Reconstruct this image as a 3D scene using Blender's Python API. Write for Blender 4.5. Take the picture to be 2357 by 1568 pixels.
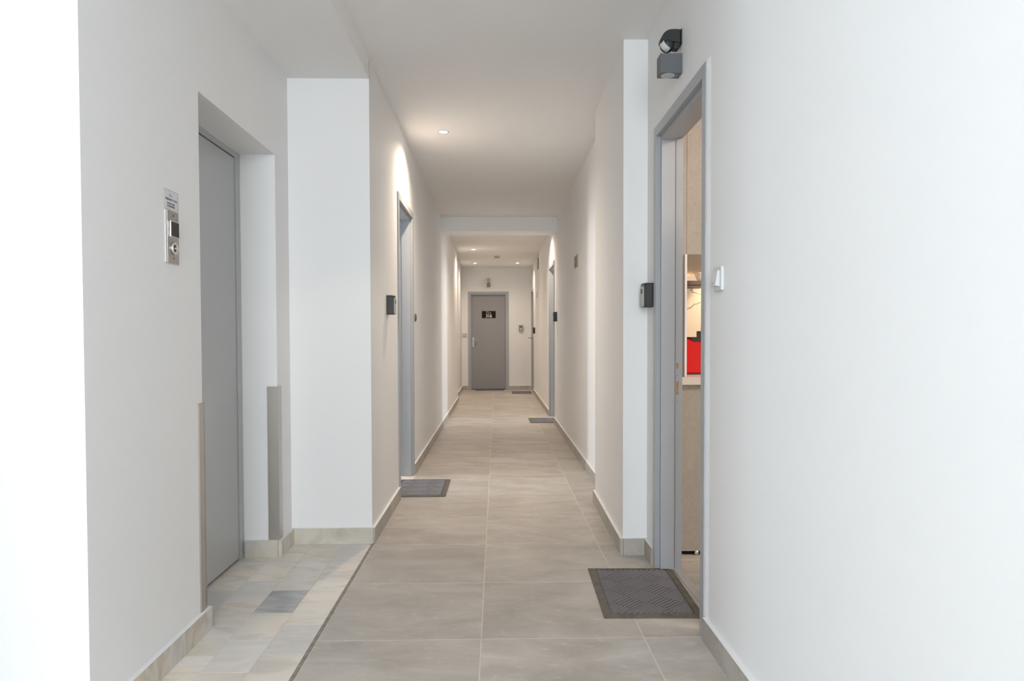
import bpy, bmesh, math, random
from mathutils import Vector, Matrix
random.seed(7)
for o in list(bpy.data.objects): bpy.data.objects.remove(o)
SC = bpy.context.scene
COL = SC.collection

# ------------------------------------------------------------------ camera
F, PY, YAW, PITCH, ROLL, CH = 1628.7, 820.8, 0.0221557, 0.0260797, -0.0024232, 1.11
cam_d = bpy.data.cameras.new('camera'); cam = bpy.data.objects.new('camera', cam_d); COL.objects.link(cam)
fwd = Vector((math.sin(YAW)*math.cos(PITCH), math.cos(YAW)*math.cos(PITCH), -math.sin(PITCH)))
rgt = Vector((math.cos(YAW), -math.sin(YAW), 0)); up = rgt.cross(fwd)
r2 = rgt*math.cos(ROLL) + up*math.sin(ROLL); u2 = up*math.cos(ROLL) - rgt*math.sin(ROLL)
m = Matrix((r2, u2, -fwd)).transposed().to_4x4(); m.translation = (0, 0, CH)
cam.matrix_world = m
cam_d.sensor_width = 36; cam_d.lens = F/2357*36; cam_d.shift_y = (PY-784)/2357
cam_d.clip_start = 0.02; cam_d.clip_end = 100
SC.camera = cam

# ------------------------------------------------------------------ world, daylight, exposure
W = bpy.data.worlds.new('world'); SC.world = W; W.use_nodes = True
bg = W.node_tree.nodes['Background']; bg.inputs['Color'].default_value = (0.80, 0.90, 1.0, 1); bg.inputs['Strength'].default_value = 1.0
SC.view_settings.view_transform = 'Standard'; SC.view_settings.look = 'None'
SC.view_settings.exposure = 0.85; SC.view_settings.gamma = 1.0; SC.view_settings.use_curve_mapping = False

def area(name, loc, direction, sx, sy, power, color):
    l = bpy.data.lights.new(name, 'AREA'); l.shape = 'RECTANGLE'; l.size = sx; l.size_y = sy
    l.energy = power; l.color = color
    o = bpy.data.objects.new(name, l); COL.objects.link(o); o.location = loc
    o.rotation_euler = Vector(direction).to_track_quat('-Z', 'Y').to_euler()
    return o
DAY = (0.80, 0.91, 1.0); WARM = (1.0, 0.81, 0.63)
area('daylight_back_window', (-.17, -5.88, 1.38), (0, 1, 0), 1.6, 2.1, 82, (0.87, 0.95, 1.0))            # glazed end of the lobby
area('daylight_stair_window', (-5.88, .98, 1.38), (1, 0, 0), 1.1, 2.1, 36, DAY)               # window of the stair hall to the left
area('daylight_left_room_window', (-4.85, 5.22, 1.55), (1, 0, 0), 0.45, 1.5, 48, DAY)    # window of the room left of the corridor
area('daylight_right_room_window', (4.85, 10.55, 1.55), (-1, -.2, 0), 0.40, 1.5, 46, DAY)   # window of the room right of the corridor
area('kitchen_ceiling_light', (2.2, 2.0, 2.56), (0, 0, -1), 0.6, 0.6, 38, (1.0, 0.86, 0.72))
area('kitchen_shelf_light', (1.30, 4.78, 1.50), (0, 0, -1), 0.5, 0.05, 3.0, (1.0, 0.74, 0.48))

# ------------------------------------------------------------------ materials
def mat(name, col, rough=0.6, metal=0.0, bump=0.0, bscale=60, spec=0.5, var=0.0, vscale=3.0):
    M = bpy.data.materials.new(name); M.use_nodes = True; N = M.node_tree.nodes; L = M.node_tree.links
    b = N['Principled BSDF']; b.inputs['Base Color'].default_value = (*col, 1); b.inputs['Roughness'].default_value = rough
    b.inputs['Metallic'].default_value = metal; b.inputs['Specular IOR Level'].default_value = spec
    g = N.new('ShaderNodeNewGeometry')
    if var:
        n = N.new('ShaderNodeTexNoise'); n.inputs['Scale'].default_value = vscale; n.inputs['Detail'].default_value = 4
        L.new(g.outputs['Position'], n.inputs['Vector'])
        r = N.new('ShaderNodeValToRGB'); L.new(n.outputs['Fac'], r.inputs['Fac'])
        r.color_ramp.elements[0].position = .3; r.color_ramp.elements[1].position = .7
        r.color_ramp.elements[0].color = (*[c*(1-var) for c in col], 1); r.color_ramp.elements[1].color = (*[min(1, c*(1+var)) for c in col], 1)
        L.new(r.outputs['Color'], b.inputs['Base Color'])
    if bump:
        n = N.new('ShaderNodeTexNoise'); n.inputs['Scale'].default_value = bscale; n.inputs['Detail'].default_value = 3
        L.new(g.outputs['Position'], n.inputs['Vector'])
        bp = N.new('ShaderNodeBump'); bp.inputs['Strength'].default_value = bump; bp.inputs['Distance'].default_value = 0.01
        L.new(n.outputs['Fac'], bp.inputs['Height']); L.new(bp.outputs['Normal'], b.inputs['Normal'])
    return M
def emit(name, col, s):
    M = bpy.data.materials.new(name); M.use_nodes = True; b = M.node_tree.nodes['Principled BSDF']
    b.inputs['Base Color'].default_value = (*col, 1); b.inputs['Emission Color'].default_value = (*col, 1); b.inputs['Emission Strength'].default_value = s
    return M
def tile_mat(name, c0, c1, c2, rough, stretch, scale, fine):
    """cement look: streaky cloudy noise, shifted per tile so that no pattern crosses a joint"""
    M = bpy.data.materials.new(name); M.use_nodes = True; N = M.node_tree.nodes; L = M.node_tree.links; b = N['Principled BSDF']
    g = N.new('ShaderNodeNewGeometry'); oi = N.new('ShaderNodeObjectInfo')
    mul = N.new('ShaderNodeVectorMath'); mul.operation = 'MULTIPLY'; mul.inputs[1].default_value = stretch; L.new(g.outputs['Position'], mul.inputs[0])
    off = N.new('ShaderNodeVectorMath'); off.operation = 'SCALE'; off.inputs[0].default_value = (37, 91, 53); L.new(oi.outputs['Random'], off.inputs['Scale'])
    add = N.new('ShaderNodeVectorMath'); L.new(mul.outputs[0], add.inputs[0]); L.new(off.outputs[0], add.inputs[1])
    n = N.new('ShaderNodeTexNoise'); n.inputs['Scale'].default_value = scale; n.inputs['Detail'].default_value = 6; n.inputs['Roughness'].default_value = .62; n.inputs['Distortion'].default_value = .6
    L.new(add.outputs[0], n.inputs['Vector'])
    r = N.new('ShaderNodeValToRGB'); e = r.color_ramp.elements; e[0].position = .28; e[0].color = (*c0, 1); e[1].position = .74; e[1].color = (*c2, 1)
    k = e.new(.5); k.color = (*c1, 1); L.new(n.outputs['Fac'], r.inputs['Fac'])
    n2 = N.new('ShaderNodeTexNoise'); n2.inputs['Scale'].default_value = fine; n2.inputs['Detail'].default_value = 5; L.new(add.outputs[0], n2.inputs['Vector'])
    r2_ = N.new('ShaderNodeValToRGB'); r2_.color_ramp.elements[0].position = .57; r2_.color_ramp.elements[1].position = .78
    r2_.color_ramp.elements[0].color = (0, 0, 0, 1); r2_.color_ramp.elements[1].color = (.35, .35, .35, 1); L.new(n2.outputs['Fac'], r2_.inputs['Fac'])
    mx = N.new('ShaderNodeMix'); mx.data_type = 'RGBA'; mx.inputs[7].default_value = (*[min(1, c*1.35) for c in c2], 1)
    L.new(r2_.outputs['Color'], mx.inputs[0]); L.new(r.outputs['Color'], mx.inputs[6])
    hs = N.new('ShaderNodeHueSaturation'); mr = N.new('ShaderNodeMapRange'); mr.inputs[3].default_value = .93; mr.inputs[4].default_value = 1.06
    L.new(oi.outputs['Random'], mr.inputs[0]); L.new(mr.outputs[0], hs.inputs['Value']); L.new(mx.outputs[2], hs.inputs['Color'])
    L.new(hs.outputs['Color'], b.inputs['Base Color']); b.inputs['Roughness'].default_value = rough
    bp = N.new('ShaderNodeBump'); bp.inputs['Strength'].default_value = .08; bp.inputs['Distance'].default_value = .004
    L.new(n2.outputs['Fac'], bp.inputs['Height']); L.new(bp.outputs['Normal'], b.inputs['Normal'])
    return M
def marble_mat(name, base, vein, amount, rough=.28, rot=0.6, perobj=True):
    M = bpy.data.materials.new(name); M.use_nodes = True; N = M.node_tree.nodes; L = M.node_tree.links; b = N['Principled BSDF']
    g = N.new('ShaderNodeNewGeometry'); oi = N.new('ShaderNodeObjectInfo')
    mp = N.new('ShaderNodeMapping'); mp.inputs['Rotation'].default_value = (0, .3, rot); mp.inputs['Scale'].default_value = (3.0, 9.0, 5.0); L.new(g.outputs['Position'], mp.inputs['Vector'])
    off = N.new('ShaderNodeVectorMath'); off.operation = 'SCALE'; off.inputs[0].default_value = (23, 61, 17) if perobj else (0, 0, 0); L.new(oi.outputs['Random'], off.inputs['Scale'])
    add = N.new('ShaderNodeVectorMath'); L.new(mp.outputs[0], add.inputs[0]); L.new(off.outputs[0], add.inputs[1])
    n = N.new('ShaderNodeTexNoise'); n.inputs['Scale'].default_value = 1.3; n.inputs['Detail'].default_value = 7; n.inputs['Distortion'].default_value = 1.4; L.new(add.outputs[0], n.inputs['Vector'])
    r = N.new('ShaderNodeValToRGB'); e = r.color_ramp.elements; e[0].position = .30; e[0].color = (*vein, 1); e[1].position = .30+amount; e[1].color = (*base, 1)
    L.new(n.outputs['Fac'], r.inputs['Fac'])
    n2 = N.new('ShaderNodeTexNoise'); n2.inputs['Scale'].default_value = .8; L.new(add.outputs[0], n2.inputs['Vector'])
    hs = N.new('ShaderNodeHueSaturation'); mr = N.new('ShaderNodeMapRange'); mr.inputs[3].default_value = .9; mr.inputs[4].default_value = 1.06
    L.new(oi.outputs['Random'], mr.inputs[0]); L.new(mr.outputs[0], hs.inputs['Value'])
    ms = N.new('ShaderNodeMapRange'); ms.inputs[1].default_value = .35; ms.inputs[2].default_value = .7; ms.inputs[3].default_value = .5; ms.inputs[4].default_value = 1.25
    L.new(n2.outputs['Fac'], ms.inputs[0]); L.new(ms.outputs[0], hs.inputs['Saturation']); L.new(r.outputs['Color'], hs.inputs['Color'])
    L.new(hs.outputs['Color'], b.inputs['Base Color']); b.inputs['Roughness'].default_value = rough
    return M
PAINT = mat('white_wall_paint', (.875, .875, .875), .55, bump=.05, bscale=30)
CEILP = mat('white_ceiling_paint', (.91, .905, .90), .8, bump=.05, bscale=30)
GREY = mat('grey_door_paint', (.405, .42, .445), .38, bump=.05, bscale=90)
GREYD = mat('dark_grey_leaf_paint', (.30, .30, .31), .45, bump=.05, bscale=90)
LIFT = mat('grey_lift_paint', (.46, .475, .485), .25, bump=.04, bscale=14)
GAP = mat('black_gap', (.012, .012, .012), .9)
STEEL = mat('brushed_steel', (.52, .485, .45), .38, 1.0, bump=.03, bscale=200)
PLATE = mat('satin_steel_plate', (.44, .41, .39), .34, 1.0)
CHROME = mat('chrome', (.80, .80, .80), .14, 1.0)
HANDLE = mat('satin_nickel', (.55, .53, .51), .45, 1.0)
BLACKP = mat('black_plastic', (.022, .022, .023), .45, bump=.05, bscale=300)
LAMPG = mat('grey_lamp_metal', (.115, .125, .135), .42, bump=.15, bscale=700)
SCREEN = mat('dark_screen', (.02, .017, .016), .18)
WHITEP = mat('white_plastic', (.70, .71, .72), .4)
SILVERP = mat('silver_plastic', (.50, .49, .46), .42)
LENS = mat('frosted_lens', (.60, .62, .62), .35, bump=.3, bscale=250)
TILE = tile_mat('cement_floor_tile', (.385, .35, .31), (.495, .457, .413), (.61, .572, .525), .42, (1.0, 2.0, 1.0), 2.8, 22)
SKIRT = tile_mat('cement_skirting', (.38, .345, .305), (.455, .42, .378), (.53, .495, .45), .5, (2.0, 2.0, 2.0), 3.0, 30)
GROUT = mat('pale_grout', (.70, .64, .57), .9, var=.10, vscale=25)
EDGE = mat('grey_edge_strip', (.29, .26, .225), .8, var=.3, vscale=30)
MARB = marble_mat('cream_marble', (.86, .79, .69), (.68, .635, .575), .22)
MARBG = marble_mat('grey_marble', (.56, .57, .56), (.33, .35, .36), .35)
MARBB = marble_mat('bluish_marble', (.80, .76, .71), (.70, .675, .65), .3)
MARBS = marble_mat('skirting_marble', (.68, .62, .53), (.52, .46, .38), .3, rough=.4)
MGROUT = mat('dark_marble_joint', (.26, .235, .20), .9)
RUBBER = mat('brown_black_rubber', (.12, .105, .085), .55, var=.3, vscale=18)
PILE = mat('grey_mat_pile', (.27, .252, .264), .95, bump=.6, bscale=900)
PILEV = mat('grey_mat_valley', (.085, .079, .083), .95)
BEIGE = mat('beige_cabinet', (.38, .345, .305), .55, bump=.08, bscale=400, var=.05, vscale=60)
COUNTER = mat('pale_countertop', (.72, .66, .60), .3)
SLAB = mat('white_slab_edge', (.90, .88, .86), .2)
def ridge_mat(name, base, vein):
    M = bpy.data.materials.new(name); M.use_nodes = True; N = M.node_tree.nodes; L = M.node_tree.links; b = N['Principled BSDF']
    g = N.new('ShaderNodeNewGeometry'); mp = N.new('ShaderNodeMapping'); mp.inputs['Rotation'].default_value = (0, .6, 0); mp.inputs['Scale'].default_value = (2.2, 1, 4.6); mp.inputs['Location'].default_value = (.35, 0, .42)
    L.new(g.outputs['Position'], mp.inputs['Vector'])
    n = N.new('ShaderNodeTexNoise'); n.inputs['Scale'].default_value = 1.1; n.inputs['Detail'].default_value = 5; n.inputs['Distortion'].default_value = .8; L.new(mp.outputs[0], n.inputs['Vector'])
    a = N.new('ShaderNodeMath'); a.operation = 'SUBTRACT'; a.inputs[1].default_value = .5; L.new(n.outputs['Fac'], a.inputs[0])
    c = N.new('ShaderNodeMath'); c.operation = 'ABSOLUTE'; L.new(a.outputs[0], c.inputs[0])
    r = N.new('ShaderNodeValToRGB'); e = r.color_ramp.elements; e[0].position = .004; e[0].color = (*vein, 1); e[1].position = .03; e[1].color = (*base, 1); L.new(c.outputs[0], r.inputs['Fac'])
    L.new(r.outputs['Color'], b.inputs['Base Color']); b.inputs['Roughness'].default_value = .25
    return M
VEIN = ridge_mat('veined_splashback', (.74, .64, .52), (.26, .22, .19))
RED = mat('red_enamel', (.62, .012, .012), .3)
WOOD = mat('raw_wood', (.46, .25, .11), .8, var=.35, vscale=120)
PAPER = mat('white_paper', (.72, .72, .75), .5)
TAPE = mat('clear_tape', (.70, .69, .69), .25)
INK = mat('dark_grey_ink', (.10, .10, .12), .7)
LETTER = mat('cream_lettering', (.72, .66, .58), .5)
LETTER2 = mat('dull_lettering', (.36, .31, .28), .5)
PLAQUE = mat('black_plaque', (.012, .011, .010), .7, spec=.2)
BULB = emit('lit_downlight', (1.0, .90, .76), 30)
OLIVE = mat('olive_beige_plate', (.36, .32, .22), .5)
OLIVED = mat('olive_dark_inset', (.20, .18, .13), .5)
BROWN = mat('brown_plastic', (.14, .11, .10), .4)
GLASS = mat('window_glass', (.9, .95, 1), .02); GLASS.node_tree.nodes['Principled BSDF'].inputs['Transmission Weight'].default_value = 1

# ------------------------------------------------------------------ mesh helpers
class MB:
    def __init__(s): s.bm = bmesh.new()
    def box(s, x0, x1, y0, y1, z0, z1, mi=0, bev=0, top=None):
        x0, x1 = sorted((x0, x1)); y0, y1 = sorted((y0, y1)); z0, z1 = sorted((z0, z1))
        v = [s.bm.verts.new(p) for p in ((x0,y0,z0),(x1,y0,z0),(x1,y1,z0),(x0,y1,z0),(x0,y0,z1),(x1,y0,z1),(x1,y1,z1),(x0,y1,z1))]
        fs = [s.bm.faces.new([v[i] for i in q]) for q in ((0,3,2,1),(4,5,6,7),(0,1,5,4),(1,2,6,5),(2,3,7,6),(3,0,4,7))]
        for f in fs: f.material_index = mi
        if top is not None: fs[1].material_index = top
        if bev:
            es = list({e for f in fs for e in f.edges})
            bmesh.ops.bevel(s.bm, geom=es, offset=bev, segments=2, affect='EDGES', profile=.5)
        return s
    def prism(s, pts, a, b, axis='z', mi=0):
        """pts: 2-D outline; extruded from a to b along the axis"""
        def P(p, t):
            return {'z': (p[0], p[1], t), 'x': (t, p[0], p[1]), 'y': (p[0], t, p[1])}[axis]
        lo = [s.bm.verts.new(P(p, a)) for p in pts]; hi = [s.bm.verts.new(P(p, b)) for p in pts]
        n = len(pts); fs = [s.bm.faces.new(lo[::-1]), s.bm.faces.new(hi)]
        for i in range(n): fs.append(s.bm.faces.new((lo[i], lo[(i+1) % n], hi[(i+1) % n], hi[i])))
        for f in fs: f.material_index = mi
        return s
    def cyl(s, c, d, r, h, n=24, mi=0, r2=None, smooth=True):
        """cylinder starting at c along unit vector d"""
        d = Vector(d).normalized(); c = Vector(c); q = d.to_track_quat('Z', 'Y'); r2 = r if r2 is None else r2
        lo = [s.bm.verts.new(c+q@Vector((r*math.cos(2*math.pi*i/n), r*math.sin(2*math.pi*i/n), 0))) for i in range(n)]
        hi = [s.bm.verts.new(c+q@Vector((r2*math.cos(2*math.pi*i/n), r2*math.sin(2*math.pi*i/n), h))) for i in range(n)]
        fs = [s.bm.faces.new(lo[::-1]), s.bm.faces.new(hi)]
        for i in range(n):
            f = s.bm.faces.new((lo[i], lo[(i+1) % n], hi[(i+1) % n], hi[i])); f.smooth = smooth; fs.append(f)
        for f in fs: f.material_index = mi
        return s
    def lathe(s, c, d, prof, n=32, mi=0):
        """prof: list of (radius, height) turned about axis d through c"""
        d = Vector(d).normalized(); c = Vector(c); q = d.to_track_quat('Z', 'Y'); rings = []
        for r, h in prof:
            rings.append([s.bm.verts.new(c+q@Vector((max(r, 1e-5)*math.cos(2*math.pi*i/n), max(r, 1e-5)*math.sin(2*math.pi*i/n), h))) for i in range(n)])
        for a, b in zip(rings, rings[1:]):
            for i in range(n):
                f = s.bm.faces.new((a[i], a[(i+1) % n], b[(i+1) % n], b[i])); f.smooth = True; f.material_index = mi
        return s
    def tube(s, pts, r, n=8, mi=0, radii=None):
        pts = [Vector(p) for p in pts]; rings = []
        for i, p in enumerate(pts):
            t = (pts[min(i+1, len(pts)-1)]-pts[max(i-1, 0)]).normalized(); q = t.to_track_quat('Z', 'Y'); rr = radii[i] if radii else r
            rings.append([s.bm.verts.new(p+q@Vector((rr*math.cos(2*math.pi*k/n), rr*math.sin(2*math.pi*k/n), 0))) for k in range(n)])
        for a, b in zip(rings, rings[1:]):
            best = min(range(n), key=lambda o: sum((a[k].co-b[(k+o) % n].co).length for k in range(n)))
            for k in range(n):
                f = s.bm.faces.new((a[k], a[(k+1) % n], b[(k+1+best) % n], b[(k+best) % n])); f.smooth = True; f.material_index = mi
        s.bm.faces.new(rings[0][::-1]).material_index = mi; s.bm.faces.new(rings[-1]).material_index = mi
        return s
    def xf(s, M):
        bmesh.ops.transform(s.bm, matrix=M, verts=s.bm.verts); return s
    def build(s, name, mats, parent=None, origin=None):
        bmesh.ops.recalc_face_normals(s.bm, faces=s.bm.faces)
        me = bpy.data.meshes.new(name)
        if origin is not None:
            bmesh.ops.translate(s.bm, verts=s.bm.verts, vec=-Vector(origin))
        s.bm.to_mesh(me); s.bm.free()
        for mm in (mats if isinstance(mats, (list, tuple)) else [mats]): me.materials.append(mm)
        o = bpy.data.objects.new(name, me); COL.objects.link(o)
        if origin is not None: o.location = origin
        if parent:
            o.parent = parent
            if parent.location.length: o.matrix_parent_inverse = PINV(parent)
        return o
def PINV(p): return Matrix.LocRotScale(p.location, p.rotation_euler, p.scale).inverted()
def struct(o): o['kind'] = 'structure'; return o
def tag(o, label, cat, group=None):
    o['label'] = label; o['category'] = cat
    if group: o['group'] = group
    return o
def empty(name, loc=(0, 0, 0)):
    o = bpy.data.objects.new(name, None); COL.objects.link(o); o.location = loc; o.empty_display_size = .1; return o
def text(name, body, size, M, material, parent, ext=.0004, sx=1.0, bold=0.0):
    """lettering as thin mesh; bold: how far the strokes are thickened sideways and upwards"""
    c = bpy.data.curves.new(name, 'FONT'); c.body = body; c.size = size; c.align_x = 'CENTER'; c.align_y = 'CENTER'; c.extrude = ext
    t = bpy.data.objects.new(name, c); COL.objects.link(t)
    dg = bpy.context.evaluated_depsgraph_get(); me0 = bpy.data.meshes.new_from_object(t.evaluated_get(dg))
    bpy.data.objects.remove(t); bm = bmesh.new()
    sh = [(0, 0)] if not bold else [(-bold, 0), (0, 0), (bold, 0), (-bold/2, bold*.6), (bold/2, -bold*.6), (bold/2, bold*.6), (-bold/2, -bold*.6)]
    for k, (dx, dy) in enumerate(sh):
        m1 = me0.copy(); m1.transform(Matrix.Translation((dx, dy, k*ext*.35))); bm.from_mesh(m1); bpy.data.meshes.remove(m1)
    me = bpy.data.meshes.new(name); bm.to_mesh(me); bm.free()
    me.transform(M @ Matrix.Diagonal((sx, 1, 1, 1))); me.materials.clear(); me.materials.append(material)
    for p in me.polygons: p.material_index = 0
    o = bpy.data.objects.new(name, me); COL.objects.link(o); o.parent = parent
    if parent.location.length: o.matrix_parent_inverse = Matrix.Translation(parent.location).inverted()
    return o

CZ = 2.61       # ceiling height
# ------------------------------------------------------------------ floor
s_, X0, Y0 = .6026, -.0586, 2.584
b = MB(); b.box(-6.2, 5.2, -6.2, 15.6, -.12, -.0013); floor = struct(b.build('floor', GROUT))
G = .0022
def floor_tile(x0, x1, y0, y1, material, nm='tile', z=-.0005):
    c = ((x0+x1)/2, (y0+y1)/2, 0)
    o = MB().box(x0+G, x1-G, y0+G, y1-G, -.009, z, bev=.0008).build(nm, material, None, origin=c)
    o.parent = floor; return o
j0 = -5
xl = X0-s_
for j in range(j0, 21):
    ya, yb = Y0+j*s_, min(Y0+(j+1)*s_, 15.26)
    floor_tile(xl, X0, ya, yb, TILE); floor_tile(X0, X0+s_, ya, yb, TILE); floor_tile(X0+s_, .84, ya, yb, TILE)
for j in range(16, 21): floor_tile(-.80, xl, Y0+j*s_, min(Y0+(j+1)*s_, 15.26), TILE)
for ix in range(2):
    for iy in range(4): floor_tile(.882+ix*s_, .882+(ix+1)*s_, 2.28-s_+iy*s_, 2.28+iy*s_, TILE)
# marble field in front of the lift, and its worn grey edge
MB().box(-1.40, xl-.004, -.4, 3.84, -.006, -.0016).build('marble_bed', MGROUT, floor)
MB().box(-.677, xl-.0008, -.4, 3.835, -.006, -.0004).build('edge_strip', EDGE, floor)
G = .0009
cols = [(-1.31, -1.149, 3.37), (-1.149, -.989, 3.496), (-.989, -.828, 3.37), (-.828, -.677, 3.505)]
for ci, (x0, x1, y) in enumerate(cols):
    k0 = y+.2565*2
    for k in range(17):
        yb = k0-k*.2565; ya = yb-.2565; yb = min(yb, 3.838)
        if yb-ya < .02: continue
        if ci == 0 and yb < 2.5: continue
        mm = MARB
        if ci == 2 and abs(ya-2.857) < .02: mm = MARBG
        elif (ci, round(yb, 1)) in ((3, 2.7), (1, 3.2), (2, 2.6), (0, 3.1), (3, 3.8), (1, 1.7), (2, 1.6)): mm = MARBB
        floor_tile(x0, x1, ya, yb, mm, 'marble_tile', z=-.0003)
MB().box(.842, .880, 2.60, 3.44, -.005, .009, bev=.003).build('threshold', mat('grey_threshold_stone', (.45, .44, .42), .35), floor)

# ------------------------------------------------------------------ ceiling
struct(MB().box(-6.2, 5.2, -6.2, 15.6, CZ, CZ+.15).build('ceiling', CEILP))
struct(MB().box(-1.40, -.676, 1.93, 3.84, 2.497, CZ).build('ceiling_soffit', CEILP))
struct(MB().box(-.70, .80, 8.80, 9.14, 2.436, CZ).build('ceiling_beam', CEILP))

# ------------------------------------------------------------------ walls
DH = 2.108
b = MB()
b.box(.768, .875, -6.1, 2.561, 0, CZ).box(.768, .875, 2.561, 3.401, DH, CZ).box(.768, .875, 3.401, 3.59, 0, CZ)
b.prism([(.645, 3.585), (.875, 3.585), (.875, 4.74), (.664, 4.74)], 0, CZ)
b.box(.757, .875, 4.74, 9.17, 0, CZ).box(.757, .875, 9.17, 10.05, DH+.01, CZ).box(.757, .875, 10.05, 14.29, 0, CZ)
b.box(.757, .875, 14.29, 15.16, DH, CZ).box(.757, .875, 15.16, 15.36, 0, CZ)
b.prism([(.768, 2.527), (.7625, 2.556), (.7625, 2.561), (.768, 2.561)], .085, 2.113)      # proud plaster edge beside the open door
struct(b.build('wall_right', PAINT))
b = MB()
b.box(-.83, -.676, 3.832, 4.88, 0, CZ).box(-.83, -.676, 4.88, 5.755, DH+.01, CZ).box(-.83, -.676, 5.755, 12.43, 0, CZ)
b.box(-.90, -.738, 12.43, 15.36, 0, CZ).box(-1.40, -.83, 3.832, 4.0, 0, CZ)
struct(b.build('wall_left', PAINT))
LZ = 2.034
b = MB()
b.box(-1.36, -1.110, 1.93, 2.69, 0, CZ).box(-1.36, -1.110, 2.69, 3.605, LZ, CZ).box(-1.36, -1.110, 3.605, 3.84, 0, CZ)
b.box(-6.1, -1.36, 1.93, 2.10, 0, CZ)
struct(b.build('wall_lift', PAINT))
b = MB(); b.box(-.90, -.604, 15.2, 15.36, 0, CZ).box(-.604, .270, 15.2, 15.36, DH-.003, CZ).box(.270, .875, 15.2, 15.36, 0, CZ)
struct(b.build('wall_end', PAINT))
b = MB()                                    # unseen lobby behind the camera; left walls placed to shade the near left wall
b.box(-1.25, -1.11, -6.1, .20, 0, CZ).box(-6.1, -1.25, .05, .20, 0, CZ).box(-6.1, -5.95, .05, .38, 0, CZ).box(-6.1, -5.95, 1.58, 2.1, 0, CZ).box(-6.1, -5.95, .38, 1.58, 0, .3).box(-6.1, -5.95, .38, 1.58, 2.45, CZ)
b.box(-1.11, .875, -6.1, -5.95, 0, .30).box(-1.11, .875, -6.1, -5.95, 2.45, CZ).box(-1.11, -1.0, -6.1, -5.95, .30, 2.45).box(.66, .875, -6.1, -5.95, .30, 2.45)
struct(b.build('wall_lobby_and_blocker', PAINT))
def room(name, xa, xb, ya, yb, wy0, wy1):
    """room beside the corridor: three walls, the far one with a window opening"""
    sgn = 1 if xb > xa else -1; t = .12*sgn
    b = MB(); b.box(xa, xb, ya-.12, ya, 0, CZ).box(xa, xb, yb, yb+.12, 0, CZ)
    b.box(xb, xb+t, ya-.12, wy0, 0, CZ).box(xb, xb+t, wy1, yb+.12, 0, CZ).box(xb, xb+t, wy0, wy1, 0, .8).box(xb, xb+t, wy0, wy1, 2.35, CZ)
    return struct(b.build(name, PAINT))
room('wall_left_room', -.83, -4.95, 4.12, 6.6, 4.90, 5.54)
room('wall_right_room', .875, 4.95, 8.2, 11.4, 10.28, 10.82)
b = MB(); b.box(.875, 4.0, 5.0, 5.12, 0, CZ).box(.875, 4.0, 1.3, 1.42, 0, CZ).box(4.0, 4.12, 1.3, 5.12, 0, CZ).box(.875, .9500, 3.61, 5.0, 0, CZ)
struct(b.build('wall_kitchen', PAINT))

def window(n, pts, axis):
    x0, x1, y0, y1, z0, z1 = pts
    e = empty(f'window_{n}', ((x0+x1)/2, (y0+y1)/2, z0)); e['kind'] = 'structure'
    f = MB(); w = .05
    if axis == 'y':
        f.box(x0, x0+w, y0, y1, z0, z1).box(x1-w, x1, y0, y1, z0, z1).box(x0+w, x1-w, y0, y1, z0, z0+w).box(x0+w, x1-w, y0, y1, z1-w, z1).box((x0+x1)/2-.025, (x0+x1)/2+.025, y0, y1, z0+w, z1-w)
    else:
        f.box(x0, x1, y0, y0+w, z0, z1).box(x0, x1, y1-w, y1, z0, z1).box(x0, x1, y0+w, y1-w, z0, z0+w).box(x0, x1, y0+w, y1-w, z1-w, z1)
    f.build('window_frame', WHITEP, e)
    g = MB(); cx, cy = (x0+x1)/2, (y0+y1)/2
    if axis == 'y': g.box(x0+w, x1-w, cy-.004, cy+.004, z0+w, z1-w)
    else: g.box(cx-.004, cx+.004, y0+w, y1-w, z0+w, z1-w)
    g.build('pane', GLASS, e)
window(1, (-1.0, .66, -6.06, -6.0, .30, 2.45), 'y')
window(4, (-6.06, -6.0, .38, 1.58, .30, 2.45), 'x')
window(2, (-5.04, -4.98, 4.90, 5.54, .8, 2.35), 'x')
window(3, (4.98, 5.04, 10.28, 10.82, .8, 2.35), 'x')

# ------------------------------------------------------------------ skirting
def skirting(name, runs, material, h=.085, t=.016, step=.6, label=None):
    """runs: list of ((x,y),(x,y),(nx,ny)); wall-face line with the normal into the corridor; one child per tile"""
    e = empty(name, (0, 0, 0)); e['kind'] = 'structure'
    for (a, c, nrm) in runs:
        a = Vector((*a, 0)); c = Vector((*c, 0)); n = Vector((*nrm, 0)); L = (c-a).length; d = (c-a)/L; k = max(1, round(L/step)); st = step if L > step*1.2 else L
        p = 0.0
        while p < L-1e-4:
            q = min(p+st, L)
            if L-q < .08: q = L
            A = a+d*(p+.0008); B = a+d*(q-.0008)
            quad = [A, B, B+n*t, A+n*t]
            bm = MB(); lo = [bm.bm.verts.new((v.x, v.y, -.004)) for v in quad]; hh = h*random.uniform(.985, 1.015)
            hi = [bm.bm.verts.new((v.x, v.y, hh)) for v in quad]
            bm.bm.faces.new(lo[::-1]); tp = bm.bm.faces.new(hi); tp.material_index = 1
            for i in range(4): bm.bm.faces.new((lo[i], lo[(i+1) % 4], hi[(i+1) % 4], hi[i]))
            o = bm.build('skirting_tile', [material, PAINT]); o.parent = e
            p = q
    return e
skirting('baseboard_right', [((.768, 2.555), (.768, -1.0), (-1, 0)), ((.768, 3.407), (.768, 3.585), (-1, 0)), ((.768, 3.585), (.645, 3.585), (0, -1)),
    ((.645, 3.573), (.664, 4.74), (-1, .016)), ((.757, 4.76), (.757, 9.165), (-1, 0)), ((.757, 10.055), (.757, 14.285), (-1, 0))], SKIRT)
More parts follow.
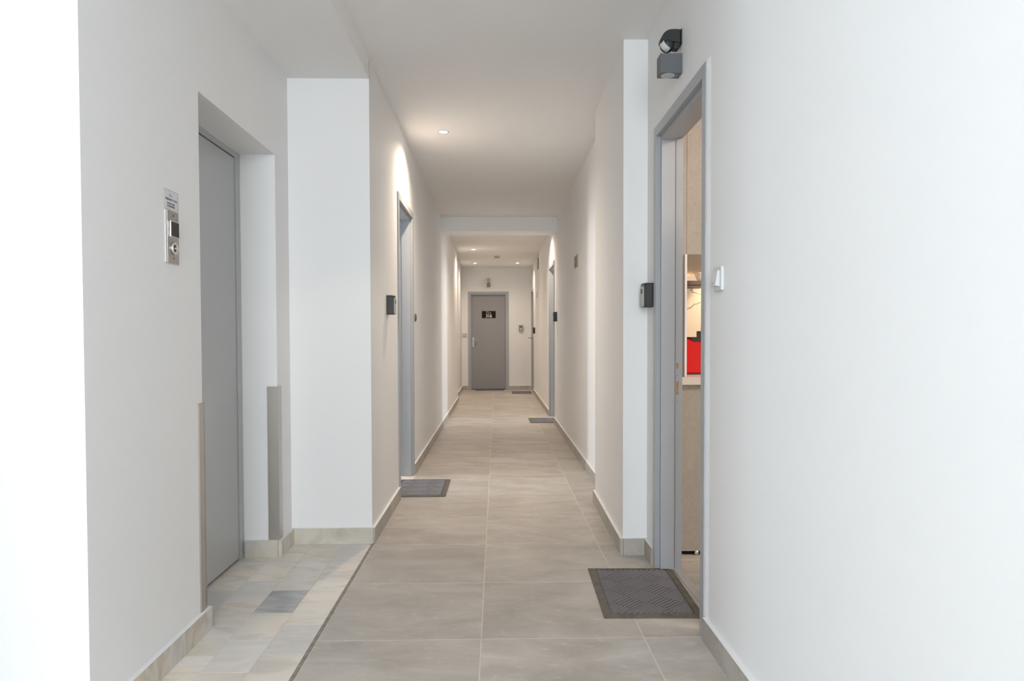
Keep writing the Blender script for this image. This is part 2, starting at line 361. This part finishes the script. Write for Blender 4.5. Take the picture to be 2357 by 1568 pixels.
skirting('baseboard_left', [((-.676, 3.822), (-.676, 4.875), (1, 0)), ((-.676, 5.76), (-.676, 12.43), (1, 0)), ((-.738, 12.45), (-.738, 15.2), (1, 0))], SKIRT)
skirting('baseboard_end', [((-.726, 15.2), (-.608, 15.2), (0, -1)), ((.274, 15.2), (.757, 15.2), (0, -1))], SKIRT, step=.30)
skirting('baseboard_lift', [((-1.110, 1.94), (-1.110, 2.715), (1, 0)), ((-1.275, 3.605), (-1.110, 3.605), (0, -1)), ((-1.110, 3.593), (-1.110, 3.82), (1, 0)), ((-1.11, 3.832), (-.668, 3.832), (0, -1))], MARBS, t=.018, step=1.2)

# ------------------------------------------------------------------ door frames and doors
def door(n, corner, U, D, width, h, leaf=None, dleaf=.062, mats=(None, None), wall_t=.107, mat_leaf=None):
    """corner: bottom of the outer edge; U along the wall into the opening, D into the wall"""
    e = empty(f'door_{n}', (corner[0], corner[1], 0)); e['kind'] = 'structure'
    U = Vector((*U, 0)); D = Vector((*D, 0)); O = Vector((corner[0], corner[1], 0))
    Mx = Matrix((U, D, Vector((0, 0, 1)))).transposed().to_4x4(); Mx.translation = O
    f = MB()
    for (a0, a1, d0, d1) in ((0, .046, -.010, .03), (.046, .068, .012, .03), (.0, .068, .03, .078), (.0, .054, .078, wall_t)):
        f.box(a0, a1, d0, d1, 0, h-a0*0, bev=0); f.box(width-a1, width-a0, d0, d1, 0, h)
        f.box(a1, width-a1, d0, d1, h-a1, h-a0)
    f.xf(Mx).build('frame', GREY, e)
    if leaf is not None:
        lf = MB()
        if leaf == 'closed':
            lf.box(.058, width-.058, dleaf, dleaf+.04, .012, h-.058, bev=.002).xf(Mx)
        else:       # swung open into the room on the near jamb
            lf.box(leaf, leaf+.04, .10, .10+width-.12, .012, h-.058, bev=.002).xf(Mx)
        lo = lf.build('leaf', mat_leaf or GREYD, e)
        return e, Mx, lo
    return e, Mx, None
# 1: open door on the right, near jamb at y 2.561
d1, M1, l1 = door(1, (.768, 2.561), (0, 1), (1, 0), .840, DH, leaf=.075, wall_t=.117)
# strike plate on the far jamb, with two chiselled sockets
yj = 2.561+.840-.054
sp = MB()
for (x0, x1, z0, z1) in ((.8475, .8735, .62, .838), (.8475, .8735, .905, .962), (.8475, .8735, .990, 1.095), (.8475, .8545, .838, .905), (.8665, .8735, .838, .905), (.8475, .8545, .962, .990), (.8665, .8735, .962, .990)):
    sp.box(x0, x1, yj-.003, yj+.001, z0, z1)
MB().box(.8458, .8482, yj-.0155, yj+.002, 0.002, DH-.07).build('rebate_shade_strip', mat('brown_rebate_shade', (.20, .16, .14), .8), d1)  # brown strip added as the dark rebate line, its shade set in colour
strike = sp.build('strike_plate', GREY, d1)
for z0, z1 in ((.842, .901), (.964, .988)):
    MB().box(.8545, .8665, yj-.0022, yj+.004, z0, z1).build('lock_socket', WOOD, d1)
for z in (.80, .93, 1.06): MB().cyl((.8605, yj-.003, z), (0, -1, 0), .0022, .0012, 10).build('screw', mat('dull_screw', (.25, .25, .26), .4, 1.0), d1)
# 2: open door on the left
d2, M2, l2 = door(2, (-.676, 4.88), (0, 1), (-1, 0), .875, DH+.01, leaf=.072, wall_t=.15)
# 3: open door on the right, past the beam
d3, M3, l3 = door(3, (.757, 9.17), (0, 1), (1, 0), .88, DH+.01, leaf=.072, wall_t=.118)
# 4: closed door on the right at the end
d4, M4, l4 = door(4, (.757, 14.29), (0, 1), (1, 0), .87, DH, leaf='closed', dleaf=.026, wall_t=.118)
# 5: the end door
d5, M5, l5 = door(5, (-.604, 15.2), (1, 0), (0, 1), .874, DH-.003, leaf='closed', dleaf=.066, wall_t=.12)
MB().box(-.604+.055, .270-.055, 15.262, 15.268, .001, .012).build('bottom_gap', GAP, d5)

def lever_handle(parent_leaf, c, out, along, plate=True, standoff=.045, length=.115):
    """c: centre of the back plate on the leaf; out: away from the leaf; along: lever direction"""
    out = Vector(out); along = Vector(along); z = Vector((0, 0, 1)); c = Vector(c); h = []
    if plate:
        pts = []
        for k in range(9): a = math.pi*k/8; pts.append((.019*math.cos(a), .0875+.019*math.sin(a)))
        for k in range(9): a = math.pi+math.pi*k/8; pts.append((.019*math.cos(a), -.0875+.019*math.sin(a)))
        m = MB().prism(pts, 0, .007, 'z')
        m.xf(Matrix.Translation(c) @ Matrix((along, z, out)).transposed().to_4x4()); p = m.build('handle_plate', HANDLE); p.parent = parent_leaf; h.append(p)
        m = MB().cyl(c+z*-.055, out, .009, .011, 16); m.build('lock_cylinder', HANDLE).parent = parent_leaf
    st = c+z*.02
    pts = [st, st+out*standoff*.6, st+out*standoff*.92+along*.008, st+out*standoff+along*.03, st+out*standoff+along*.07+z*.004, st+out*(standoff-.004)+along*length-z*.002]
    m = MB().tube(pts, .008, 10, radii=[.009, .009, .009, .008, .0075, .007]); o = m.build('lever', HANDLE); o.parent = parent_leaf
    return h
lever_handle(l5, (-.497, 15.264, 1.027), (0, -1, 0), (1, 0, 0))
lever_handle(l4, (.783, 15.03, 1.09), (-1, 0, 0), (0, -1, 0), plate=True, standoff=.10)
# number plaque
pl = MB().box(-.308, -.011, 15.258, 15.2665, 1.542, 1.692, bev=.001).build('number_plaque', PLAQUE); pl.parent = l5
FX = Matrix(((1, 0, 0), (0, 0, 1), (0, 1, 0))).transposed().to_4x4()     # text plane -> facing -y
def facing_my(x, y, z): 
    M = Matrix(((1, 0, 0, x), (0, 0, -1, y), (0, 1, 0, z), (0, 0, 0, 1))); return M
text('number_lettering', '316', .094, facing_my(-.159, 15.2575, 1.583), LETTER, l5, sx=.95, bold=.0038)
text('logo_lettering', 'M', .074, facing_my(-.194, 15.2575, 1.661), LETTER2, l5, sx=.85, bold=.0007)
text('logo_lettering', 'hs', .062, facing_my(-.134, 15.2575, 1.657), LETTER2, l5, sx=.95, bold=.0007)
MB().box(-.218, -.104, 15.2570, 15.2585, 1.6265, 1.6305).build('logo_lettering', LETTER2).parent = l5

# lift door
dl = empty('door_6', (-1.29, 2.69, 0)); dl['kind'] = 'structure'
f = MB(); f.box(-1.36, -1.285, 3.542, 3.604, 0, LZ+.012).box(-1.36, -1.285, 2.69, 3.542, 2.005, LZ+.012).box(-1.36, -1.285, 2.69, 2.752, 0, 2.005)
f.build('frame', LIFT, dl)
MB().box(-1.34, -1.2885, 2.757, 3.5365, .012, 1.9995, bev=.001).build('leaf', LIFT, dl)
MB().box(-1.35, -1.30, 2.74, 3.545, .0005, 2.006).build('gap_lining', GAP, dl)

# ------------------------------------------------------------------ steel corner guards
b = MB(); t = .002
b.box(-1.1100, -1.1040, 2.646, 2.692, .078, .868).box(-1.1580, -1.1040, 2.690, 2.696, .078, .868)
tag(b.build('corner_guard', STEEL), 'brushed steel corner guard left of the lift door, nearest the camera', 'corner guard')
b = MB()
b.box(-1.1600, -1.1035, 3.5985, 3.605, .086, .868).box(-1.1100, -1.1035, 3.605, 3.652, .086, .868)
tag(b.build('corner_guard', STEEL), 'brushed steel corner guard on the far side of the lift door', 'corner guard')

# ------------------------------------------------------------------ lift call panel and notice
WX = -1.110
cp = empty('call_panel', (WX, 2.4525, 1.367)); tag(cp, 'steel lift call panel with dark screen and round button', 'call panel')
MB().box(WX-.001, WX+.004, 2.406, 2.490, 1.369, 1.545).build('back_box', WHITEP, cp)
MB().box(WX+.004, WX+.0075, 2.411, 2.4955, 1.367, 1.545, bev=.0008).build('face_plate', PLATE, cp)
sc = MB().box(WX+.0075, WX+.0125, 2.425, 2.487, 1.455, 1.511, bev=.002).build('screen_bezel', CHROME, cp)
MB().box(WX+.0125, WX+.0135, 2.430, 2.4845, 1.459, 1.508).build('screen', SCREEN, sc)
bt = MB().lathe((WX+.0075, 2.456, 1.419), (1, 0, 0), [(0, .0), (.0225, .0), (.0225, .004), (.020, .007), (.0165, .0075), (.016, .006), (0, .006)], 36).build('button', CHROME, cp)
for sg in (1, -1):
    zc = 1.419+sg*.0065
    MB().prism([(2.456-.0065, zc-sg*.0035), (2.456, zc+sg*.004), (2.456+.0065, zc-sg*.0035), (2.456+.0035, zc-sg*.0035), (2.456, zc+sg*.0005), (2.456-.0035, zc-sg*.0035)][::sg], WX+.0134, WX+.0142, 'x').build('arrow', BLACKP, bt)
for z in (1.530, 1.385):
    MB().lathe((WX+.0075, 2.455, z), (1, 0, 0), [(0, 0), (.0042, 0), (.0042, .001), (.003, .0016), (0, .0016)], 16).build('screw', mat('plate_screw', (.22, .18, .16), .4, 1.0), cp)
nt = empty('notice', (WX, 2.456, 1.5465)); tag(nt, 'small white emergency calls notice taped above the lift call panel', 'notice')
MB().box(WX+.0003, WX+.0010, 2.401, 2.512, 1.5465, 1.617).build('tape', TAPE, nt)
MB().box(WX+.0010, WX+.0016, 2.410, 2.500, 1.551, 1.611).build('paper', PAPER, nt)
def facing_px(x, y, z): return Matrix(((0, 0, 1, x), (1, 0, 0, y), (0, 1, 0, z), (0, 0, 0, 1)))
tx = WX+.0018
text('logo_lettering', 'Mhs', .015, facing_px(tx, 2.450, 1.598), SILVERP, nt, ext=.0001, bold=.0003)
text('heading_lettering', 'EMERGENCY CALLS', .0100, facing_px(tx, 2.4545, 1.5835), INK, nt, ext=.0001, bold=.0002)
text('number_lettering', '+30 6932314602', .0085, facing_px(tx, 2.451, 1.5695), INK, nt, ext=.0001, bold=.0002)
text('number_lettering', '+30 6983490086', .0085, facing_px(tx, 2.451, 1.5605), INK, nt, ext=.0001, bold=.0002)

# ------------------------------------------------------------------ key lock boxes
def lock_box(label, loc, out, side):
    """loc: centre of the back at the bottom edge; out: away from the wall; side: horizontal along the wall"""
    e = empty('key_lock_box', loc); tag(e, label, 'lock box', 'key lock boxes beside the flat doors')
    Mx = Matrix((Vector(side), Vector(out), Vector((0, 0, 1)))).transposed().to_4x4(); Mx.translation = Vector(loc)
    def outline(hw, z0, z1, rt, rb):
        p = []
        for cx, cz, r, a0 in ((hw-rt, z1-rt, rt, 0), (-hw+rt, z1-rt, rt, 90), (-hw+rb, z0+rb, rb, 180), (hw-rb, z0+rb, rb, 270)):
            for k in range(5): a = math.radians(a0+90*k/4); p.append((cx+r*math.cos(a), cz+r*math.sin(a)))
        return p
    MB().prism(outline(.0425, 0, .118, .008, .005), 0, .036, 'y').xf(Mx).build('body', BLACKP, e)
    MB().prism(outline(.0405, .001, .117, .014, .006), .036, .0455, 'y').xf(Mx).build('rim', BLACKP, e)
    cv = MB().prism(outline(.034, .003, .103, .012, .006), .0455, .050, 'y').xf(Mx).build('cover', SILVERP, e)
    MB().prism(outline(.017, .066, .090, .008, .008), .050, .0512, 'y').xf(Mx).build('shutter_slot', BLACKP, cv)
    return e
lock_box('black and silver key box beside the open door, under the box lamp', (.768, 3.484, 1.26), (-1, 0, 0), (0, 1, 0))
lock_box('black and silver key box on the left wall before the grey door', (-.676, 4.424, 1.258), (1, 0, 0), (0, 1, 0))
lock_box('black key box on the right wall at the second grey doorway', (.757, 8.835, 1.316), (-1, 0, 0), (0, 1, 0))
lock_box('small black key box beside the last door on the right', (.757, 13.82, 1.196), (-1, 0, 0), (0, 1, 0))
lock_box('key box with silver front on the end wall right of the 316 door', (.530, 15.2, 1.262), (0, -1, 0), (1, 0, 0))

# ------------------------------------------------------------------ wall lamps with motion sensors
def lamp_and_sensor(loc, out, side, l1_, l2_, LG=None, SB=None):
    LG = LG or LAMPG; SB = SB or BLACKP
    Mx = Matrix((Vector(side), Vector(out), Vector((0, 0, 1)))).transposed().to_4x4(); Mx.translation = Vector(loc)
    e = empty('wall_lamp', loc); tag(e, l1_, 'wall lamp', 'box wall lamps')
    w, d, h = .066, .091, .080
    MB().box(0, w, 0, d, 0, h, bev=.0015).xf(Mx).build('housing', LG, e)
    lr = MB().lathe((w/2, .052, .0003), (0, 0, -1), [(.0285, 0), (.0285, .0012), (.0245, .0012), (.0235, -.0), (.0, .0)], 40).xf(Mx).build('lens_ring', WHITEP, e)
    MB().lathe((w/2, .052, -.0004), (0, 0, -1), [(.0235, 0), (.0, .0006)], 32).xf(Mx).build('lens', LENS, lr)
    MB().lathe((w/2, .016, 0), (0, 0, -1), [(.0032, 0), (.0032, .001), (0, .0015)], 12).xf(Mx).build('screw', CHROME, e)
    g = empty('motion_sensor', (loc[0], loc[1], loc[2]+.104)); tag(g, l2_, 'sensor', 'motion sensors above the box lamps')
    # elbow-shaped hood over a ball head
    zb = .118; m = MB(); pts = [(0, zb+.004), (.012, zb+.0), (.022, zb+.006), (.036, zb+.022), (.052, zb+.028), (.070, zb+.022), (.084, zb+.010)]
    for k in range(11):
        a = math.radians(2+88*k/10); pts.append((.040+.0475*math.cos(a), zb+.012+.051*math.sin(a)))
    pts += [(.02, zb+.0635), (0, zb+.0635)]
    m.prism(pts, .008, .058, 'x')
    es = [ed for ed in m.bm.edges if abs(ed.verts[0].co.x-ed.verts[1].co.x) < 1e-6]
    bmesh.ops.bevel(m.bm, geom=es, offset=.0075, segments=3, affect='EDGES')
    m.xf(Mx).build('hood', SB, g)
    MB().box(.006, .060, 0, .005, zb+.002, zb+.065, bev=.002).xf(Mx).build('base_plate', SB, g)
    MB().box(.014, .052, .010, .032, zb-.014, zb+.012, bev=.003).xf(Mx).build('bracket', SB, g)
    ball = MB(); prof = [(.030*math.sin(math.pi*k/16), -.030*math.cos(math.pi*k/16)) for k in range(17)]
    hd_ = ball.lathe((.033, .056, zb+.006), (0, 0, 1), prof, 32).xf(Mx).build('head', SB, g)
    ln = MB(); R = .0307                                    # frosted lens: a band of the ball, tilted forward
    ax = Vector((-.62, .74, -.26)).normalized(); q = ax.to_track_quat('Z', 'Y')
    rows = []
    for i in range(9):
        row = []
        for k in range(17):
            th = math.radians(-64+128*k/16); ph = math.radians(-25+50*i/8)
            v = Vector((math.sin(ph), math.sin(th)*math.cos(ph), math.cos(th)*math.cos(ph)))
            row.append(ln.bm.verts.new(Vector((.033, .056, zb+.006))+q @ (Matrix.Rotation(math.radians(28), 3, 'Z') @ v)*R))
        rows.append(row)
    for i in range(8):
        for k in range(16):
            fc = ln.bm.faces.new((rows[i][k], rows[i][k+1], rows[i+1][k+1], rows[i+1][k])); fc.smooth = True
    ln.xf(Mx).build('lens', LENS, hd_)
    MB().cyl((.033, .056, zb-.0225), (0, 0, -1), .003, .013, 10).xf(Mx).build('knob', SB, hd_)
lamp_and_sensor((.768, 2.920, 2.198), (-1, 0, 0), (0, 1, 0), 'grey metal box lamp above the open door on the right', 'black elbow motion sensor over the box lamp by the open door')
lamp_and_sensor((-.196, 15.2, 2.203), (0, -1, 0), (1, 0, 0), 'small grey box lamp above the 316 door', 'small pale beige motion sensor over the lamp above the 316 door', mat('brown_grey_lamp_metal', (.20, .19, .175), .5), mat('pale_beige_plastic', (.56, .50, .40), .5))

# ------------------------------------------------------------------ switches and plates
sw = empty('light_switch', (.768, 2.415, 1.270)); tag(sw, 'white rocker light switch on the near right wall', 'light switch')
MB().box(.757, .768, 2.372, 2.458, 1.270, 1.352, bev=.002).build('plate', WHITEP, sw)
rk = MB().prism([(.758, 1.284), (.742, 1.287), (.750, 1.337), (.758, 1.338)], 2.388, 2.443, 'y').build('rocker', WHITEP, sw)
MB().box(.7412, .7445, 2.4185, 2.4215, 1.2950, 1.2980).build('indicator', BLACKP, rk)
sw = empty('light_switch', (-.676, 15.2, 1.125)); tag(sw, 'square grey light switch on the end wall left of the 316 door', 'light switch')
MB().box(-.720, -.632, 15.191, 15.2, 1.125, 1.209, bev=.002).build('plate', SILVERP, sw)
MB().box(-.702, -.650, 15.186, 15.192, 1.142, 1.192, bev=.002).build('rocker', mat('pale_grey_plastic', (.58, .56, .53), .4), sw)
cvp = empty('cover_plate', (.757, 13.02, 1.85)); tag(cvp, 'small grey cover plate high on the right wall near the last door', 'cover plate')
MB().box(.750, .757, 12.965, 13.085, 1.855, 1.955, bev=.0015).build('plate', SILVERP, cvp)
sg = empty('wall_plate', (.757, 6.66, 1.775)); tag(sg, 'small olive beige framed plate on the right corridor wall', 'wall plate')
MB().box(.750, .757, 6.55, 6.79, 1.775, 1.885, bev=.001).build('frame', OLIVE, sg)
MB().box(.7485, .751, 6.60, 6.79-.012, 1.84, 1.873).build('inset', OLIVED, sg)
MB().box(.7485, .751, 6.60, 6.79-.012, 1.787, 1.827).build('inset', OLIVED, sg)
bl = MB().lathe((-.676, 5.905, 1.282), (1, 0, 0), [(0, 0), (.034, 0), (.034, .004), (.030, .010), (.018, .0145), (0, .016)], 32)
tag(bl.build('bell_button', BROWN), 'round brown bell button on the left wall past the grey door', 'bell button')
bk = empty('bulkhead_lamp', (.757, 12.72, 2.35)); tag(bk, 'round white wall lamp high on the right wall near the ceiling', 'wall lamp')
MB().lathe((.757, 12.72, 2.452), (-1, 0, 0), [(0, 0), (.108, 0), (.108, .012), (.102, .016)], 40).build('base', BROWN, bk)
MB().lathe((.757, 12.72, 2.452), (-1, 0, 0), [(.104, .012), (.104, .030), (.085, .040), (0, .046)], 40).build('cover', WHITEP, bk)
MB().tube([(.752, 12.60, 2.53), (.752, 12.52, 2.57), (.752, 12.47, 2.61)], .006, 8).build('cable', WHITEP, bk)
cb = MB(); cb.box(-.033, .066, 12.98, 13.07, CZ-.034, CZ, bev=.004)
tag(cb.build('smoke_detector', SILVERP), 'small flat rectangular detector on the ceiling near the end door', 'detector')

# ------------------------------------------------------------------ recessed downlights
def downlight(x, y, label, power):
    e = empty('downlight', (x, y, CZ)); tag(e, label, 'downlight', 'recessed ceiling downlights')
    MB().lathe((x, y, CZ), (0, 0, -1), [(.042, 0), (.042, .003), (.030, .004), (.030, -.002)], 36).build('trim_ring', WHITEP, e)
    MB().lathe((x, y, CZ), (0, 0, -1), [(.0305, .002), (.02, .003), (0, .0035)], 28).build('bulb', BULB, e)
    l = bpy.data.lights.new('downlight_beam', 'SPOT'); l.energy = power; l.color = WARM; l.spot_size = math.radians(150); l.spot_blend = 1.0; l.shadow_soft_size = .03
    o = bpy.data.objects.new('downlight_beam', l); COL.objects.link(o); o.location = (x, y, CZ-.012)
downlight(-.38, 5.188, 'lit recessed downlight in the near ceiling, before the beam', 58)
downlight(-.38, 12.033, 'lit recessed downlight past the beam, the nearer of the left pair', 36)
downlight(-.42, 14.22, 'lit recessed downlight left of the 316 door, closest to the end wall', 23)
downlight(.427, 14.18, 'lit recessed downlight on the right before the 316 door', 23)
downlight(.38, 9.62, 'lit recessed downlight hidden behind the beam over the second right doorway', 56)

# unseen fill lamp added behind the viewer to brighten the near walls and floor
cl = empty('added_fill_lamp', (-.20, -1.5, CZ)); tag(cl, 'added round white fill lamp, unseen on the lobby ceiling behind the viewer', 'ceiling lamp')
MB().lathe((-.20, -1.5, CZ), (0, 0, -1), [(0, 0), (.20, 0), (.20, .03), (.19, .035)], 40).build('base', WHITEP, cl)
MB().lathe((-.20, -1.5, CZ), (0, 0, -1), [(.19, .03), (.185, .06), (.15, .075), (0, .085)], 40).build('diffuser', emit('fill_lamp_diffuser', (1, .95, .88), 3), cl)
l = bpy.data.lights.new('added_fill_light', 'POINT'); l.energy = 40; l.color = (.92, .97, 1); l.shadow_soft_size = .18
o = bpy.data.objects.new('added_fill_light', l); COL.objects.link(o); o.location = (-.20, -1.5, CZ-.28)

# ------------------------------------------------------------------ door mats
def clip(p, q, x0, x1, y0, y1):
    t0, t1 = 0., 1.; dx, dy = q[0]-p[0], q[1]-p[1]
    for pp, qq in ((-dx, p[0]-x0), (dx, x1-p[0]), (-dy, p[1]-y0), (dy, y1-p[1])):
        if abs(pp) < 1e-12:
            if qq < 0: return None
        else:
            t = qq/pp
            if pp < 0: t0 = max(t0, t)
            else: t1 = min(t1, t)
    return None if t0 >= t1 else ((p[0]+dx*t0, p[1]+dy*t0), (p[0]+dx*t1, p[1]+dy*t1))
W_, L_, B_ = .40, .60, .031
m = MB()                            # border: four mitred sloping strips
ix, iy = W_/2-B_, L_/2-B_; ox, oy = W_/2, L_/2
for quad in (((-ox, -oy), (ox, -oy), (ix, -iy), (-ix, -iy)), ((ox, -oy), (ox, oy), (ix, iy), (ix, -iy)), ((ox, oy), (-ox, oy), (-ix, iy), (ix, iy)), ((-ox, oy), (-ox, -oy), (-ix, -iy), (-ix, iy))):
    zz = (.003, .003, .008, .008); lo = [m.bm.verts.new((p[0], p[1], 0)) for p in quad]; hi = [m.bm.verts.new((p[0], p[1], z)) for p, z in zip(quad, zz)]
    m.bm.faces.new(lo[::-1]); m.bm.faces.new(hi)
    for i in range(4): m.bm.faces.new((lo[i], lo[(i+1) % 4], hi[(i+1) % 4], hi[i]))
border_o = m.build('rubber_border', RUBBER)
base_o = MB().box(-ix, ix, -iy, iy, 0, .0045).build('pile_base', PILEV)
m = MB(); a = .105; nr = 6; c45 = math.sqrt(.5)
for i in range(-6, 7):
    for j in range(-6, 7):
        for k in range(nr):
            o_ = (k+.5)/nr
            if (i+j) % 2: p, q = ((i+.01)*a, (j+o_)*a), ((i+.99)*a, (j+o_)*a)
            else: p, q = ((i+o_)*a, (j+.01)*a), ((i+o_)*a, (j+.99)*a)
            P = ((p[0]-p[1])*c45, (p[0]+p[1])*c45); Q = ((q[0]-q[1])*c45, (q[0]+q[1])*c45)
            P = (P[0], P[1]*1.0); r = clip(P, Q, -ix+.004, ix-.004, -iy+.004, iy-.004)
            if not r: continue
            (xa, ya), (xb, yb) = r; d = Vector((xb-xa, yb-ya, 0))
            if d.length < .006: continue
            d.normalize(); n = Vector((-d.y, d.x, 0)); wv = a/nr*.33; A = Vector((xa, ya, 0)); Bv = Vector((xb, yb, 0)); vs = []
            for S in (A, Bv):
                vs.append([m.bm.verts.new(S+n*u+Vector((0, 0, z))) for u, z in ((-wv, .0044), (-wv*.8, .0070), (wv*.8, .0070), (wv, .0044))])
            for u in range(3): m.bm.faces.new((vs[0][u], vs[0][u+1], vs[1][u+1], vs[1][u]))
            m.bm.faces.new(vs[0][::-1]); m.bm.faces.new(vs[1])
ribs_o = m.build('ribbed_pile', PILE)
protos = (border_o, base_o, ribs_o); first = True
for (x, y, rz, sx, sy, label) in (
        (.630, 3.058, -.022, 1, 1, 'large dark grey ribbed door mat in front of the open door, nearest the camera'),
        (-.560, 5.235, .004, 1, 1, 'dark grey door mat half inside the grey doorway on the left'),
        (.640, 9.475, 0, 1, .92, 'grey door mat at the second doorway on the right, halfway down the corridor'),
        (.508, 14.36, 0, .98, 1.05, 'thin grey door mat by the right wall near the end of the corridor'),
        (-.144, 15.075, math.pi/2, .72, 1.0, 'dark grey door mat lying against the 316 door')):
    e = empty('door_mat', (x, y, .0002)); e.rotation_euler.z = rz; e.scale = (sx, sy, 1); tag(e, label, 'door mat', 'grey ribbed door mats')
    for p in protos:
        c = p if first else p.copy()
        if not first: COL.objects.link(c)
        c.parent = e
        if 'ribbed' in p.name or 'base' in p.name: c['kind'] = 'stuff'
    first = False

# ------------------------------------------------------------------ kitchen seen through the open door
kc = empty('kitchen_cabinet', (.95, 3.56, 0)); tag(kc, 'grey-beige kitchen base cabinet seen through the open door', 'cabinet')
MB().box(.890, 1.54, 3.56, 3.58, .022, .872).build('end_panel', BEIGE, kc)
MB().box(.951, 1.54, 3.58, 4.99, .10, .872).build('carcass', BEIGE, kc)
MB().box(.955, 1.50, 3.585, 4.99, .001, .10).build('plinth', GAP, kc)
for x in (1.02, 1.45): MB().cyl((x, 3.570, .001), (0, 0, 1), .012, .022, 14).build('foot', CHROME, kc)
for k in range(3): MB().box(1.54, 1.558, 3.585+k*.465, 4.045+k*.465, .11, .868, bev=.002).build('cabinet_door', BEIGE, kc)
ct = MB().box(.951, 1.575, 3.535, 4.995, .8725, .911).box(.890, .951, 3.535, 3.609, .8725, .911); tag(ct.build('countertop', COUNTER), 'pale countertop edge seen through the open door', 'countertop')
kw = empty('wall_cabinet', (.962, 3.56, 1.53)); tag(kw, 'tall beige kitchen wall cabinet at the top of the open doorway', 'cabinet')
MB().box(.962, 1.30, 3.56, 3.58, 1.53, 2.45).build('end_panel', BEIGE, kw)
MB().box(.962, 1.30, 3.58, 4.85, 1.535, 2.45).build('carcass', BEIGE, kw)
MB().box(.890, .9495, 3.562, 3.609, .912, 2.45).build('filler_panel', BEIGE, kw)
MB().box(.9495, .962, 3.562, 3.58, 1.530, 2.45).build('filler_panel', BEIGE, kw)
for k in range(3): MB().box(1.30, 1.318, 3.565+k*.43, 3.990+k*.43, 1.533, 2.445, bev=.002).build('cabinet_door', BEIGE, kw)
sb = empty('splashback', (.95, 3.55, .912)); tag(sb, 'veined marble splashback with white edge above the countertop', 'splashback')
MB().box(.9505, .9605, 3.548, 4.985, .912, 1.529).build('side_slab', SLAB, sb)
MB().box(.962, 1.9, 4.985, 4.998, .912, 2.3).build('end_slab', VEIN, sb)
hd = empty('cooker_hood', (1.2, 4.75, 1.45)); tag(hd, 'thin brown cooker hood strip under the wall cabinet', 'cooker hood')
MB().box(.97, 1.42, 4.56, 4.90, 1.452, 1.478, bev=.002).build('hood_body', mat('brown_hood', (.17, .12, .085), .4), hd)
MB().box(1.0, 1.40, 4.58, 4.88, 1.448, 1.4525).build('hood_underside', BLACKP, hd)
ra = empty('red_appliance', (1.07, 3.87, .912)); tag(ra, 'bright red kitchen appliance with black lid on the countertop', 'appliance')
m = MB().prism([(.966, .918), (1.20, .918), (1.20, 1.085), (1.185, 1.103), (.966, 1.103)], 3.775, 3.99, 'y')
bmesh.ops.bevel(m.bm, geom=list(m.bm.edges), offset=.006, segments=2, affect='EDGES'); m.build('body', RED, ra)
MB().box(.975, 1.19, 3.782, 3.985, .9115, .919).build('base', BLACKP, ra)
MB().prism([(1.040, 1.113), (1.048, 1.098), (1.060, 1.091), (1.205, 1.091), (1.205, 1.113)], 3.768, 3.96, 'y').build('lid', BLACKP, ra)
ba = empty('black_jar', (1.12, 4.35, .912)); tag(ba, 'small black box standing behind the red appliance', 'box')
MB().box(1.245, 1.40, 4.25, 4.38, .925, 1.150, bev=.004).build('body', BLACKP, ba)
MB().box(1.255, 1.39, 4.26, 4.37, .9115, .925).build('base', SILVERP, ba)
cd = MB().tube([(1.010, 4.10, .94), (1.020, 4.08, .918), (1.024, 4.06, 1.09), (1.012, 4.07, 1.135), (.995, 4.08, 1.17)], .006, 8)
tag(cd.build('power_cord', WHITEP), 'white cord rising behind the red appliance', 'cord')
